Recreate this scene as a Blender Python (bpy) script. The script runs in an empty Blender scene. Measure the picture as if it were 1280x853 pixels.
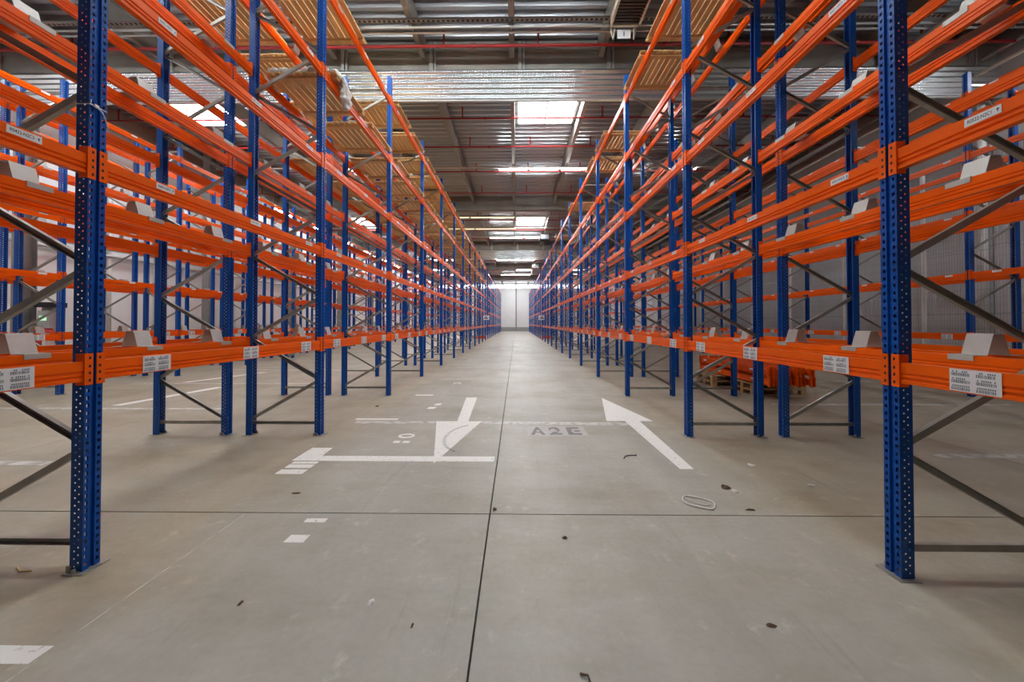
import bpy, math, random
from mathutils import Matrix, Vector

random.seed(7)
S = bpy.context.scene
COL = S.collection
R = math.radians
PI = math.pi

# ------------------------------------------------------------------ camera, world, exposure
cam = bpy.data.cameras.new('camera')
cam.sensor_fit = 'HORIZONTAL'
cam.sensor_width = 36.0
cam.lens = 36.0 * 436.0 / 1280.0
cam.shift_y = -27.8 / 1280.0
cam.clip_start = 0.05
cam.clip_end = 300
co = bpy.data.objects.new('camera', cam)
COL.objects.link(co)
co.location = (0, 0, 1.65)
co.rotation_euler = (R(90.7), 0, R(0.66))
S.camera = co

world = bpy.data.worlds.new('overcast_sky')
S.world = world
world.use_nodes = True
world.node_tree.nodes['Background'].inputs[0].default_value = (0.80, 0.88, 1.0, 1)
world.node_tree.nodes['Background'].inputs[1].default_value = 1.0

S.view_settings.view_transform = 'Standard'
S.view_settings.look = 'None'
S.view_settings.gamma = 1.0
S.view_settings.use_curve_mapping = False
S.view_settings.exposure = 0.7
S.cycles.use_denoising = True
S.cycles.max_bounces = 8
S.cycles.diffuse_bounces = 4
S.cycles.glossy_bounces = 3
S.cycles.transparent_max_bounces = 8
S.cycles.sample_clamp_indirect = 8.0
S.cycles.caustics_reflective = False
S.cycles.caustics_refractive = False

LAMP = 75.0          # lamp diffusers
SKYL = 16.0          # daylight in the skylights
WIN = 4.0            # daylight in the clerestory windows

# ------------------------------------------------------------------ materials
def mat(name, col, rough=0.5, metal=0.0, noise=0.0, nscale=8.0, bump=0.0, bscale=60.0, emit=0.0,
        col2=None, ramp=(0.3, 0.7), stretch=None, rnd=0.0, spec=0.5, alpha=1.0):
    m = bpy.data.materials.new(name)
    m.use_nodes = True
    nt = m.node_tree
    b = nt.nodes['Principled BSDF']
    b.inputs['Base Color'].default_value = (*col, 1)
    b.inputs['Roughness'].default_value = rough
    b.inputs['Metallic'].default_value = metal
    b.inputs['Specular IOR Level'].default_value = spec
    if alpha < 1:
        b.inputs['Alpha'].default_value = alpha
    if emit:
        b.inputs['Emission Color'].default_value = (*col, 1)
        b.inputs['Emission Strength'].default_value = emit
    if noise or bump or rnd:
        tc = nt.nodes.new('ShaderNodeTexCoord')
        mp = nt.nodes.new('ShaderNodeMapping')
        nt.links.new(tc.outputs['Object'], mp.inputs[0])
        if stretch:
            mp.inputs['Scale'].default_value = stretch
        src = mp.outputs[0]
        if rnd:
            oi = nt.nodes.new('ShaderNodeObjectInfo')
            ad = nt.nodes.new('ShaderNodeVectorMath')
            ad.operation = 'ADD'
            mu = nt.nodes.new('ShaderNodeMath')
            mu.operation = 'MULTIPLY'
            mu.inputs[1].default_value = 40
            nt.links.new(oi.outputs['Random'], mu.inputs[0])
            nt.links.new(mp.outputs[0], ad.inputs[0])
            nt.links.new(mu.outputs[0], ad.inputs[1])
            src = ad.outputs[0]
        n = nt.nodes.new('ShaderNodeTexNoise')
        n.inputs['Scale'].default_value = nscale
        n.inputs['Detail'].default_value = 6
        nt.links.new(src, n.inputs['Vector'])
        c2 = col2 or tuple(c * (1 - noise) for c in col)
        ra = nt.nodes.new('ShaderNodeValToRGB')
        ra.color_ramp.elements[0].position = ramp[0]
        ra.color_ramp.elements[1].position = ramp[1]
        ra.color_ramp.elements[0].color = (*c2, 1)
        ra.color_ramp.elements[1].color = (*col, 1)
        nt.links.new(n.outputs['Fac'], ra.inputs[0])
        out = ra.outputs[0]
        if rnd:
            hs = nt.nodes.new('ShaderNodeHueSaturation')
            mr = nt.nodes.new('ShaderNodeMapRange')
            mr.inputs['To Min'].default_value = 1 - rnd
            mr.inputs['To Max'].default_value = 1 + rnd
            nt.links.new(oi.outputs['Random'], mr.inputs['Value'])
            nt.links.new(mr.outputs[0], hs.inputs['Value'])
            nt.links.new(out, hs.inputs['Color'])
            out = hs.outputs[0]
        nt.links.new(out, b.inputs['Base Color'])
        if bump:
            n2 = nt.nodes.new('ShaderNodeTexNoise')
            n2.inputs['Scale'].default_value = bscale
            n2.inputs['Detail'].default_value = 4
            nt.links.new(src, n2.inputs['Vector'])
            bp = nt.nodes.new('ShaderNodeBump')
            bp.inputs['Strength'].default_value = bump
            bp.inputs['Distance'].default_value = 0.01
            nt.links.new(n2.outputs['Fac'], bp.inputs['Height'])
            nt.links.new(bp.outputs[0], b.inputs['Normal'])
    return m

M = {}
M['blue'] = mat('blue_paint', (0.001, 0.080, 0.39), 0.36, noise=0.18, nscale=3, spec=0.3)
M['orange'] = mat('orange_paint', (0.97, 0.128, 0.0), 0.34, noise=0.10, nscale=4, spec=0.25)
M['galv'] = mat('galvanised_brace', (0.42, 0.405, 0.36), 0.38, 0.5, noise=0.3, nscale=6)
M['stop'] = mat('galvanised_stop', (0.56, 0.55, 0.52), 0.5, 0.25, noise=0.12, nscale=10)
M['sheet'] = mat('galvanised_sheet', (0.78, 0.81, 0.84), 0.22, 0.9, noise=0.06, nscale=1.5)
M['wood'] = mat('pine_plank', (0.84, 0.57, 0.26), 0.65, noise=0.35, nscale=3, stretch=(14, 1.2, 14), rnd=0.22, bump=0.15)
M['palletwood'] = mat('pallet_wood', (0.62, 0.43, 0.22), 0.7, noise=0.3, nscale=3, stretch=(8, 8, 8), rnd=0.15)
M['white'] = mat('label_paper', (0.80, 0.81, 0.83), 0.6)
M['ink'] = mat('label_ink', (0.015, 0.015, 0.02), 0.6)
M['softink'] = mat('barcode_ink', (0.10, 0.12, 0.17), 0.6)
M['hole'] = mat('slot_shadow', (0.02, 0.012, 0.01), 0.8)
M['paint'] = mat('floor_paint', (0.86, 0.85, 0.81), 0.55, noise=0.2, nscale=26, col2=(0.54, 0.52, 0.48), ramp=(0.32, 0.40))
M['tyre'] = mat('tyre_rubber_mark', (0.16, 0.15, 0.14), 0.7)
M['oldpaint'] = mat('worn_floor_paint', (0.62, 0.61, 0.575), 0.6, nscale=9, noise=0.2, col2=(0.42, 0.40, 0.36), ramp=(0.38, 0.55))
M['palestencil'] = mat('pale_stencil_ground', (0.52, 0.51, 0.475), 0.6, noise=0.1, nscale=6, col2=(0.44, 0.43, 0.39))
M['greypaint'] = mat('grey_stencil_paint', (0.16, 0.155, 0.15), 0.6, nscale=14, noise=0.2, col2=(0.26, 0.25, 0.235))
M['deck'] = mat('roof_deck', (0.50, 0.515, 0.54), 0.30, 0.75, noise=0.15, nscale=0.6)
M['concrete'] = mat('precast_concrete', (0.36, 0.345, 0.31), 0.8, noise=0.28, nscale=1.2, bump=0.1)
M['wallgrey'] = mat('grey_wall_concrete', (0.40, 0.395, 0.385), 0.8, noise=0.15, nscale=0.8)
M['panel'] = mat('white_wall_panel', (0.86, 0.87, 0.87), 0.5, noise=0.05, nscale=0.7)
M['panelgrey'] = mat('light_grey_wall_panel', (0.62, 0.63, 0.65), 0.5, noise=0.12, nscale=1.0)
M['column'] = mat('grey_column_paint', (0.33, 0.335, 0.33), 0.75, noise=0.12, nscale=2, spec=0.3)
M['red'] = mat('red_pipe_paint', (0.36, 0.014, 0.014), 0.38)
M['conduit'] = mat('zinc_conduit', (0.62, 0.62, 0.60), 0.3, 0.6)
M['dark'] = mat('dark_steel', (0.045, 0.045, 0.05), 0.8, 0.0, spec=0.2)
M['brownheater'] = mat('heater_grille', (0.035, 0.018, 0.014), 0.5)
M['cream'] = mat('cream_enamel', (0.72, 0.68, 0.58), 0.45)
M['lamp'] = mat('lamp_diffuser', (0.93, 0.99, 1.0), 0.5, emit=LAMP)
M['fillwall'] = mat('added_wall_fill', (0.93, 0.99, 1.0), 0.5, emit=LAMP * .8)
M['fillside'] = mat('added_side_fill', (0.93, 0.97, 1.0), 0.5, emit=LAMP * .9)
M['lampwarm'] = mat('warm_lamp_diffuser', (1.0, 0.80, 0.45), 0.5, emit=1.2)
M['sky'] = mat('skylight_sheet', (0.93, 0.96, 1.0), 0.5, emit=SKYL)
M['win'] = mat('window_glazing', (0.95, 0.97, 1.0), 0.3, emit=WIN)
M['joint'] = mat('joint_filler', (0.055, 0.05, 0.042), 0.9)
M['film'] = mat('plastic_film', (0.78, 0.75, 0.70), 0.35, noise=0.15, nscale=20, bump=0.6, bscale=14, alpha=0.93)
M['fence'] = mat('fence_wire', (0.40, 0.42, 0.44), 0.45, 0.4)
M['fencepost'] = mat('fence_post_paint', (0.74, 0.74, 0.71), 0.5)
M['yellow'] = mat('yellow_guard', (0.80, 0.52, 0.02), 0.5)
M['machine'] = mat('machine_grey', (0.48, 0.50, 0.50), 0.5)
M['redcap'] = mat('red_cover', (0.5, 0.03, 0.03), 0.45)
M['screen'] = mat('green_screen', (0.45, 0.85, 0.50), 0.4, emit=0.6)
M['leaf'] = mat('dry_leaf', (0.13, 0.085, 0.05), 0.9)
M['scrap'] = mat('paper_scrap', (0.72, 0.70, 0.66), 0.8)


def floor_material():
    m = bpy.data.materials.new('worn_concrete_floor')
    m.use_nodes = True
    nt = m.node_tree
    b = nt.nodes['Principled BSDF']
    L = nt.links.new
    tc = nt.nodes.new('ShaderNodeTexCoord')

    def noise(scale, detail, sc=(1, 1, 1), rot=0, rough=0.55):
        mp = nt.nodes.new('ShaderNodeMapping')
        mp.inputs['Scale'].default_value = sc
        mp.inputs['Rotation'].default_value = (0, 0, rot)
        L(tc.outputs['Object'], mp.inputs[0])
        n = nt.nodes.new('ShaderNodeTexNoise')
        n.inputs['Scale'].default_value = scale
        n.inputs['Detail'].default_value = detail
        n.inputs['Roughness'].default_value = rough
        L(mp.outputs[0], n.inputs['Vector'])
        return n.outputs['Fac']

    def ramp(fac, p0, c0, p1, c1):
        r = nt.nodes.new('ShaderNodeValToRGB')
        e = r.color_ramp.elements
        e[0].position, e[1].position = p0, p1
        e[0].color, e[1].color = (*c0, 1), (*c1, 1)
        L(fac, r.inputs[0])
        return r.outputs[0]

    def mix(kind, fac, a, c):
        x = nt.nodes.new('ShaderNodeMix')
        x.data_type = 'RGBA'
        x.blend_type = kind
        x.inputs['Factor'].default_value = fac
        L(a, x.inputs['A'])
        L(c, x.inputs['B'])
        return x.outputs['Result']

    base = ramp(noise(0.35, 5), 0.32, (0.395, 0.382, 0.33), 0.68, (0.485, 0.472, 0.425))
    streak = ramp(noise(1.6, 6, (1.0, 0.22, 1)), 0.30, (0.86, 0.85, 0.83), 0.72, (1.06, 1.06, 1.06))
    fine = ramp(noise(22, 5), 0.28, (0.94, 0.94, 0.93), 0.62, (1.02, 1.02, 1.02))
    stain = ramp(noise(0.9, 7, (.55, 1.3, 1), .5, 0.65), 0.46, (1, 1, 1), 0.66, (0.84, 0.79, 0.70))
    rubber = ramp(noise(2.2, 8, (3.2, .22, 1), -.28, 0.7), 0.60, (1, 1, 1), 0.74, (0.78, 0.77, 0.75))
    scuff = ramp(noise(5.0, 9, (1, 1, 1), 0, 0.72), 0.58, (1, 1, 1), 0.70, (1.32, 1.32, 1.3))
    dark = ramp(noise(38, 2), 0.20, (0.55, 0.53, 0.5), 0.27, (1, 1, 1))
    c = mix('MULTIPLY', 1.0, base, streak)
    c = mix('MULTIPLY', 1.0, c, fine)
    c = mix('MULTIPLY', 1.0, c, stain)
    c = mix('MULTIPLY', 1.0, c, rubber)
    c = mix('MULTIPLY', 1.0, c, scuff)
    c = mix('MULTIPLY', 0.7, c, dark)
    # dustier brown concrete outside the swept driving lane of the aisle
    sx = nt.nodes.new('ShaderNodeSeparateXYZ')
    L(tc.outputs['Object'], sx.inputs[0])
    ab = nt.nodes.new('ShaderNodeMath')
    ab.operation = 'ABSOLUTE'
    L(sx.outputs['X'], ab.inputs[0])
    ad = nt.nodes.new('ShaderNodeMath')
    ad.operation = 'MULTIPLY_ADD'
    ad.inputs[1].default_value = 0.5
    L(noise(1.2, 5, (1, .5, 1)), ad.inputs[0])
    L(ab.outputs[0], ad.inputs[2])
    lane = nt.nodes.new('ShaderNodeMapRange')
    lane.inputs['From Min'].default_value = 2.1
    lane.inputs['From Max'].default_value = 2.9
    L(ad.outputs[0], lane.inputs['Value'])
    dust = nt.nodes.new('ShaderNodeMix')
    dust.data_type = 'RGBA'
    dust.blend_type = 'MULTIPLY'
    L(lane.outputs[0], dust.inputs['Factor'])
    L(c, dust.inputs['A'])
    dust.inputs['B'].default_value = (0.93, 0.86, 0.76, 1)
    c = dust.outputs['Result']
    L(c, b.inputs['Base Color'])
    rr = nt.nodes.new('ShaderNodeMapRange')
    rr.inputs['To Min'].default_value = 0.36
    rr.inputs['To Max'].default_value = 0.62
    L(noise(3, 5), rr.inputs['Value'])
    L(rr.outputs[0], b.inputs['Roughness'])
    bp = nt.nodes.new('ShaderNodeBump')
    bp.inputs['Strength'].default_value = 0.06
    bp.inputs['Distance'].default_value = 0.005
    L(noise(30, 6), bp.inputs['Height'])
    L(bp.outputs[0], b.inputs['Normal'])
    return m

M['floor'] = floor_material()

# ------------------------------------------------------------------ mesh and object helpers
class MB:
    """collects vertices and faces of ONE mesh"""
    def __init__(self):
        self.v, self.f, self.mi = [], [], []

    def add(self, verts, faces, mi=0):
        o = len(self.v)
        self.v += [tuple(p) for p in verts]
        self.f += [tuple(i + o for i in f) for f in faces]
        self.mi += [mi] * len(faces)
        return self

    def box(self, a, b, mi=0):
        (x0, y0, z0), (x1, y1, z1) = a, b
        x0, x1 = min(x0, x1), max(x0, x1)
        y0, y1 = min(y0, y1), max(y0, y1)
        z0, z1 = min(z0, z1), max(z0, z1)
        return self.add([(x0, y0, z0), (x1, y0, z0), (x1, y1, z0), (x0, y1, z0), (x0, y0, z1), (x1, y0, z1), (x1, y1, z1), (x0, y1, z1)],
                        [(0, 3, 2, 1), (4, 5, 6, 7), (0, 1, 5, 4), (1, 2, 6, 5), (2, 3, 7, 6), (3, 0, 4, 7)], mi)

    def prism(self, prof, axis, a0, a1, mi=0, closed=True):
        """extrude a 2D profile along axis 'x' (prof = y,z), 'y' (prof = x,z) or 'z' (prof = x,y)"""
        def P(p, t):
            return {'x': (t, p[0], p[1]), 'y': (p[0], t, p[1]), 'z': (p[0], p[1], t)}[axis]
        n = len(prof)
        vs = [P(p, a0) for p in prof] + [P(p, a1) for p in prof]
        fs = [(i, (i + 1) % n, n + (i + 1) % n, n + i) for i in range(n if closed else n - 1)]
        if closed:
            fs += [tuple(range(n - 1, -1, -1)), tuple(range(n, 2 * n))]
        return self.add(vs, fs, mi)

    def bar(self, p, q, w, h, up=(0, 1, 0), mi=0, channel=False):
        """a bar from p to q, w across 'up', h along 'up'; a C channel if asked"""
        p, q = Vector(p), Vector(q)
        d = (q - p).normalized()
        u = Vector(up)
        s = d.cross(u).normalized()
        u = s.cross(d).normalized()
        if channel:
            t = 0.004
            pr = [(-w/2, -h/2), (w/2, -h/2), (w/2, h/2), (w/2 - t, h/2), (w/2 - t, -h/2 + t), (-w/2 + t, -h/2 + t), (-w/2 + t, h/2), (-w/2, h/2)]
        else:
            pr = [(-w/2, -h/2), (w/2, -h/2), (w/2, h/2), (-w/2, h/2)]
        n = len(pr)
        vs = [p + s * a + u * b for a, b in pr] + [q + s * a + u * b for a, b in pr]
        fs = [(i, (i + 1) % n, n + (i + 1) % n, n + i) for i in range(n)] + [tuple(range(n - 1, -1, -1)), tuple(range(n, 2 * n))]
        return self.add(vs, fs, mi)

    def tube(self, pts, r, n=8, mi=0):
        pts = [Vector(p) for p in pts]
        o = len(self.v)
        m = len(pts)
        vs = []
        for i, p in enumerate(pts):
            d = (pts[min(i + 1, m - 1)] - pts[max(i - 1, 0)]).normalized()
            a = Vector((0, 0, 1)) if abs(d.z) < 0.9 else Vector((1, 0, 0))
            s = d.cross(a).normalized()
            u = s.cross(d)
            for k in range(n):
                t = 2 * PI * k / n
                vs.append(p + s * r * math.cos(t) + u * r * math.sin(t))
        fs = [(i * n + k, i * n + (k + 1) % n, (i + 1) * n + (k + 1) % n, (i + 1) * n + k) for i in range(m - 1) for k in range(n)]
        fs += [tuple(range(n - 1, -1, -1)), tuple((m - 1) * n + k for k in range(n))]
        return self.add(vs, fs, mi)

    def mesh(self, name, *mats, smooth=False):
        me = bpy.data.meshes.new(name)
        me.from_pydata(self.v, [], self.f)
        for m in mats:
            me.materials.append(M[m])
        if len(mats) > 1:
            me.polygons.foreach_set('material_index', self.mi)
        if smooth:
            me.polygons.foreach_set('use_smooth', [True] * len(me.polygons))
        me.update()
        return me


def ob(name, me=None, parent=None, loc=(0, 0, 0), rz=0.0, label=None, cat=None, group=None, kind=None):
    o = bpy.data.objects.new(name, me)
    COL.objects.link(o)
    if parent:
        o.parent = parent
    o.location = loc
    if rz:
        o.rotation_euler = (0, 0, rz)
    if label:
        o['label'] = label
    if cat:
        o['category'] = cat
    if group:
        o['group'] = group
    if kind:
        o['kind'] = kind
    return o


ORD = ['first', 'second', 'third', 'fourth', 'fifth', 'sixth', 'seventh', 'eighth', 'ninth', 'tenth', 'eleventh', 'twelfth', 'thirteenth',
       'fourteenth', 'fifteenth', 'sixteenth', 'seventeenth', 'eighteenth', 'nineteenth', 'twentieth', 'twenty-first', 'twenty-second',
       'twenty-third', 'twenty-fourth']

# ------------------------------------------------------------------ dimensions of the hall
XL, XR = -15.5, 13.3
YB, YE = -14.2, 70.0
ZC = 9.56
GIRDERS = [-2.14, 9.86, 21.86, 33.86, 45.86, 57.86]
PURLX = [-0.12 + 2.48 * n for n in range(-6, 6)]

# ------------------------------------------------------------------ floor: bedding, slabs with open joints, painted marks
floor = ob('floor', MB().box((XL, YB, -0.3), (XR, YE, -0.03)).mesh('floor', 'joint'), kind='structure')
xs = [XL, -6.4, -0.225, 5.9, XR]
ys = [YB, -3.0, 3.03, 9.0, 15.0, 21.0, 27.0, 33.0, 45.0, 57.0, YE]
g = 0.006
for i in range(len(xs) - 1):
    for j in range(len(ys) - 1):
        gy = g if ys[j] < 4 else 0.0025
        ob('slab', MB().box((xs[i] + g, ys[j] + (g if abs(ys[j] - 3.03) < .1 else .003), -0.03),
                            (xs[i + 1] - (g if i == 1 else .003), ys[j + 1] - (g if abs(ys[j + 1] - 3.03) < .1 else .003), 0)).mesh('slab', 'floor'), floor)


POLYN = [0]
def poly(name, pts, m='paint', z=0.0015):
    b = MB()
    POLYN[0] += 1
    z += POLYN[0] * 0.00001
    if name == 'floor_arrow':
        z += .0012
    n = len(pts)
    b.add([(x, y, 0.0) for x, y in pts] + [(x, y, z) for x, y in pts],
          [tuple(range(n - 1, -1, -1)), tuple(range(n, 2 * n))] + [(i, (i + 1) % n, n + (i + 1) % n, n + i) for i in range(n)])
    return ob(name, b.mesh(name, m), floor)

ar = poly('floor_arrow', [(-0.968, 4.10), (-0.573, 5.86), (-0.80, 5.86), (-0.86, 7.72), (-1.10, 7.72), (-0.985, 5.86), (-1.335, 5.86)])
ar['label'] = 'white painted arrow pointing towards the viewer'
ar = poly('floor_arrow', [(1.85, 3.975), (2.005, 3.975), (2.075, 5.90), (2.30, 5.90), (1.885, 7.72), (1.52, 5.90), (1.83, 5.90)])
ar['label'] = 'white painted arrow pointing away down the aisle'
poly('floor_line', [(-2.45, 4.165), (-0.262, 4.165), (-0.262, 4.325), (-2.45, 4.325)])
poly('floor_line', [(-2.69, 4.17), (-2.40, 4.17), (-2.42, 4.60), (-2.69, 4.60)])
for y0, y1 in ((4.08, 4.145), (3.96, 4.06), (3.80, 3.92)):
    poly('floor_line', [(-2.64, y0), (-2.34, y0), (-2.34, y1), (-2.64, y1)])
poly('floor_line', [(-2.66, 5.72), (-0.235, 5.72), (-0.235, 5.86), (-2.66, 5.86)], 'oldpaint', 0.001)
poly('floor_line', [(-0.215, 5.70), (1.86, 5.66), (1.86, 5.82), (-0.215, 5.85)], 'oldpaint', 0.001)
poly('floor_line', [(-2.75, 5.93), (-2.02, 5.93), (-2.02, 6.02), (-2.75, 6.02)])
poly('floor_line', [(-2.3, 7.92), (-1.9, 7.92), (-1.9, 8.03), (-2.3, 8.03)])
poly('floor_line', [(-1.75, 2.62), (-1.60, 2.62), (-1.60, 2.715), (-1.75, 2.715)])
poly('floor_line', [(-1.76, 2.885), (-1.585, 2.885), (-1.585, 2.945), (-1.76, 2.945)])
poly('floor_line', [(-2.70, 1.678), (-2.358, 1.678), (-2.358, 1.774), (-2.70, 1.774)])
poly('floor_line', [(-2.347, 1.2), (-2.339, 1.2), (-2.339, 1.70), (-2.347, 1.70)], 'oldpaint', .0008)
poly('floor_line', [(-2.347, 1.80), (-2.339, 1.80), (-2.339, 3.0), (-2.347, 3.0)], 'oldpaint', .0008)
for k in range(5):
    y = 10.2 + 2.8 * k
    poly('floor_line', [(-2.2, y), (-1.2, y), (-1.2, y + .12), (-2.2, y + .12)], 'oldpaint', 0.001)
# side aisle lines seen between the left racks and to the right
for (x0, x1, y0, y1) in ((-10.2, -5.5, 6.6, 6.72), (-10.2, -5.5, 9.4, 9.52), (-10.2, -5.5, 12.2, 12.32), (-10.2, -5.5, 4.0, 4.12),
                         (5.2, 10.0, 4.35, 4.47), (5.2, 10.0, 7.1, 7.22), (5.2, 10.0, 9.9, 10.02)):
    poly('floor_line', [(x0, y0), (x1, y0), (x1, y1), (x0, y1)], 'oldpaint', 0.001)
poly('floor_line', [(-8.1, 6.9), (-7.9, 6.9), (-7.5, 8.9), (-7.7, 8.9)], 'paint', 0.0015)
poly('floor_line', [(-9.3, 9.6), (-9.1, 9.6), (-8.3, 11.6), (-8.5, 11.6)], 'paint', 0.0015)


def ring(name, cx, cy, rx, ry, w, m='paint'):
    n = 24
    b = MB()
    vs = []
    for k in range(n):
        t = 2 * PI * k / n
        vs += [(cx + rx * math.cos(t), cy + ry * math.sin(t), 0.0015), (cx + (rx - w) * math.cos(t), cy + (ry - w * 1.2) * math.sin(t), 0.0015)]
    b.add(vs, [(2 * k, 2 * ((k + 1) % n), 2 * ((k + 1) % n) + 1, 2 * k + 1) for k in range(n)])
    return ob(name, b.mesh(name, m), floor)

# stencilled figures beside the downward arrow
ring('floor_numeral', -1.60, 5.10, 0.12, 0.10, 0.042)
poly('floor_numeral', [(-1.70, 4.80), (-1.61, 4.80), (-1.61, 4.88), (-1.70, 4.88)])
poly('floor_numeral', [(-1.57, 4.80), (-1.48, 4.80), (-1.48, 4.88), (-1.57, 4.88)])
poly('floor_numeral', [(-1.72, 6.70), (-1.58, 6.70), (-1.55, 6.86), (-1.70, 6.86)])
poly('floor_numeral', [(-1.66, 7.00), (-1.52, 7.00), (-1.52, 7.16), (-1.62, 7.16)])
poly('floor_numeral', [(-1.72, 9.40), (-1.50, 9.40), (-1.50, 9.7), (-1.72, 9.7)], 'oldpaint')


def text_mesh(s, size, mname, sx=1.0, bold=0.0):
    c = bpy.data.curves.new('t', 'FONT')
    c.body = s
    c.size = size
    c.offset = bold
    c.align_x = 'CENTER'
    c.align_y = 'CENTER'
    t = bpy.data.objects.new('t', c)
    COL.objects.link(t)
    bpy.context.view_layer.update()
    me = bpy.data.meshes.new_from_object(t.evaluated_get(bpy.context.evaluated_depsgraph_get()))
    bpy.data.objects.remove(t)
    bpy.data.curves.remove(c)
    vs = [(v.co.x * sx, v.co.y) for v in me.vertices]
    fs = [tuple(p.vertices) for p in me.polygons]
    bpy.data.meshes.remove(me)
    return vs, fs

def stencil(ch, x, y, w, h):
    """wide stencilled capital, painted on the floor"""
    vs, fs = text_mesh(ch, 1.0, None, bold=.045)
    x0, x1 = min(v[0] for v in vs), max(v[0] for v in vs)
    y0, y1 = min(v[1] for v in vs), max(v[1] for v in vs)
    b = MB()
    b.add([(x + (v[0] - x0) / (x1 - x0) * w, y + (v[1] - y0) / (y1 - y0) * h, 0.0012) for v in vs], fs)
    ob('floor_lettering', b.mesh('floor_lettering', 'greypaint'), floor)
poly('floor_lettering', [(.17, 5.12), (1.06, 5.12), (1.06, 5.60), (.17, 5.60)], 'palestencil', .0002)
stencil('A', 0.22, 5.17, 0.22, 0.38)
stencil('2', 0.50, 5.17, 0.19, 0.38)
stencil('E', 0.78, 5.17, 0.20, 0.38)
for x in (0.30, 0.57, 0.83):        # stencil bridges
    poly('floor_lettering', [(x, 5.33), (x + .05, 5.33), (x + .07, 5.38), (x + .02, 5.38)], 'oldpaint', .0014)

# tyre tread print curving over the downward arrow
tb = MB()
for k in range(30):
    t = R(-65 + k * 4.5)
    cx_, cy_, rx_, ry_ = -.62, 5.05, .40, .62
    px, py = cx_ - rx_ * math.cos(t), cy_ + ry_ * math.sin(t)
    tb.box((px - .026, py - .005, .0032), (px + .026, py + .005, .0038))
ob('tyre_mark', tb.mesh('tyre_mark', 'tyre'), floor)

# ------------------------------------------------------------------ roof
b = MB()
prof = []
y = YB
while y < YE:
    prof += [(y, ZC), (y + .09, ZC), (y + .14, ZC + .12), (y + .25, ZC + .12)]
    y += .30
b.prism(prof, 'x', XL, XR, closed=False)
b.box((XL, YB, ZC + .13), (XR, YE, ZC + .3))
ceiling = ob('ceiling', b.mesh('ceiling', 'deck'), kind='structure')
for Y in GIRDERS:
    gm = MB().prism([(Y - .17, 8.72), (Y + .17, 8.72), (Y + .17, ZC), (Y - .17, ZC)], 'x', XL, XR)
    gm.box((XL, Y - .20, 9.26), (XR, Y - .17, 9.40))
    gi = ob('girder', gm.mesh('girder', 'concrete'), ceiling)
    gi['label'] = 'pale precast concrete roof girder'
    if abs(Y - 9.86) < .1 or abs(Y - 33.86) < .1:
        pm = MB().box((-.04, -.05, 8.72), (.05, 0, 9.5)).box((.09, -.05, 8.72), (.14, 0, 9.5)).mesh('hanger_post', 'conduit')
        for X in PURLX:
            ob('hanger_post', pm, gi, (X + .22, Y - .20, 0))
ends = [YB] + GIRDERS + [YE]
for X in PURLX:
    for a, c in zip(ends[:-1], ends[1:]):
        pm = MB().prism([(X - .08, ZC), (X - .065, 9.06), (X + .065, 9.06), (X + .08, ZC)], 'y', a + (.21 if a > YB else 0), c - (.21 if c < YE else 0))
        ob('purlin', pm.mesh('purlin', 'concrete'), ceiling)
nwin = 0
def skylight(X0, X1, Y0, Y1):
    global nwin
    nwin += 1
    f = MB()
    for s in ((X0, X0 + .07, Y0, Y1), (X1 - .07, X1, Y0, Y1), (X0, X1, Y0, Y0 + .07), (X0, X1, Y1 - .07, Y1), ((X0 + X1) / 2 - .03, (X0 + X1) / 2 + .03, Y0, Y1)):
        f.box((s[0], s[2], ZC - .12), (s[1], s[3], ZC - .005))
    w = ob('window_%d' % nwin, f.mesh('skylight_frame', 'conduit'), kind='structure')
    for q in ((X0 + .07, (X0 + X1) / 2 - .03), ((X0 + X1) / 2 + .03, X1 - .07)):
        ob('pane', MB().box((q[0], Y0 + .07, ZC - .06), (q[1], Y1 - .07, ZC - .04)).mesh('pane', 'sky'), w)
for X0, X1 in ((-12.4, -10.15), (0.02, 2.22), (7.46, 9.66)):
    for Y0, Y1 in ((11.1, 13.6), (25.6, 27.8), (37.5, 39.8), (49.5, 51.8), (61.5, 63.8)):
        if X0 > 5 and 5 < Y0 < 30:
            continue
        skylight(X0, X1, Y0, Y1)

def smoke_curtain(Y, label):
    root = ob('smoke_curtain', None, None, (0, Y, 7.83), label=label, cat='curtain')
    n = 6
    p = 0.89 / n
    pr = []
    for k in range(n * 12 + 1):
        pr.append((-.022 + .022 * math.cos(2 * PI * k / 12), p * k / 12))
    x = XL
    while x < XR - .1:
        x1 = min(x + 3.72, XR)
        ob('corrugated_sheet', MB().prism(pr, 'x', x, x1 - .004, closed=False).mesh('corrugated_sheet', 'sheet', smooth=True), root)
        x = x1
    ob('bottom_rail', MB().box((XL, -.06, -.03), (XR, .01, 0)).mesh('bottom_rail', 'conduit'), root)
smoke_curtain(9.62, 'corrugated galvanised smoke curtain hanging below the nearest concrete girder')
smoke_curtain(33.62, 'corrugated galvanised smoke curtain hanging below a distant girder over the cross aisle')

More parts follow.
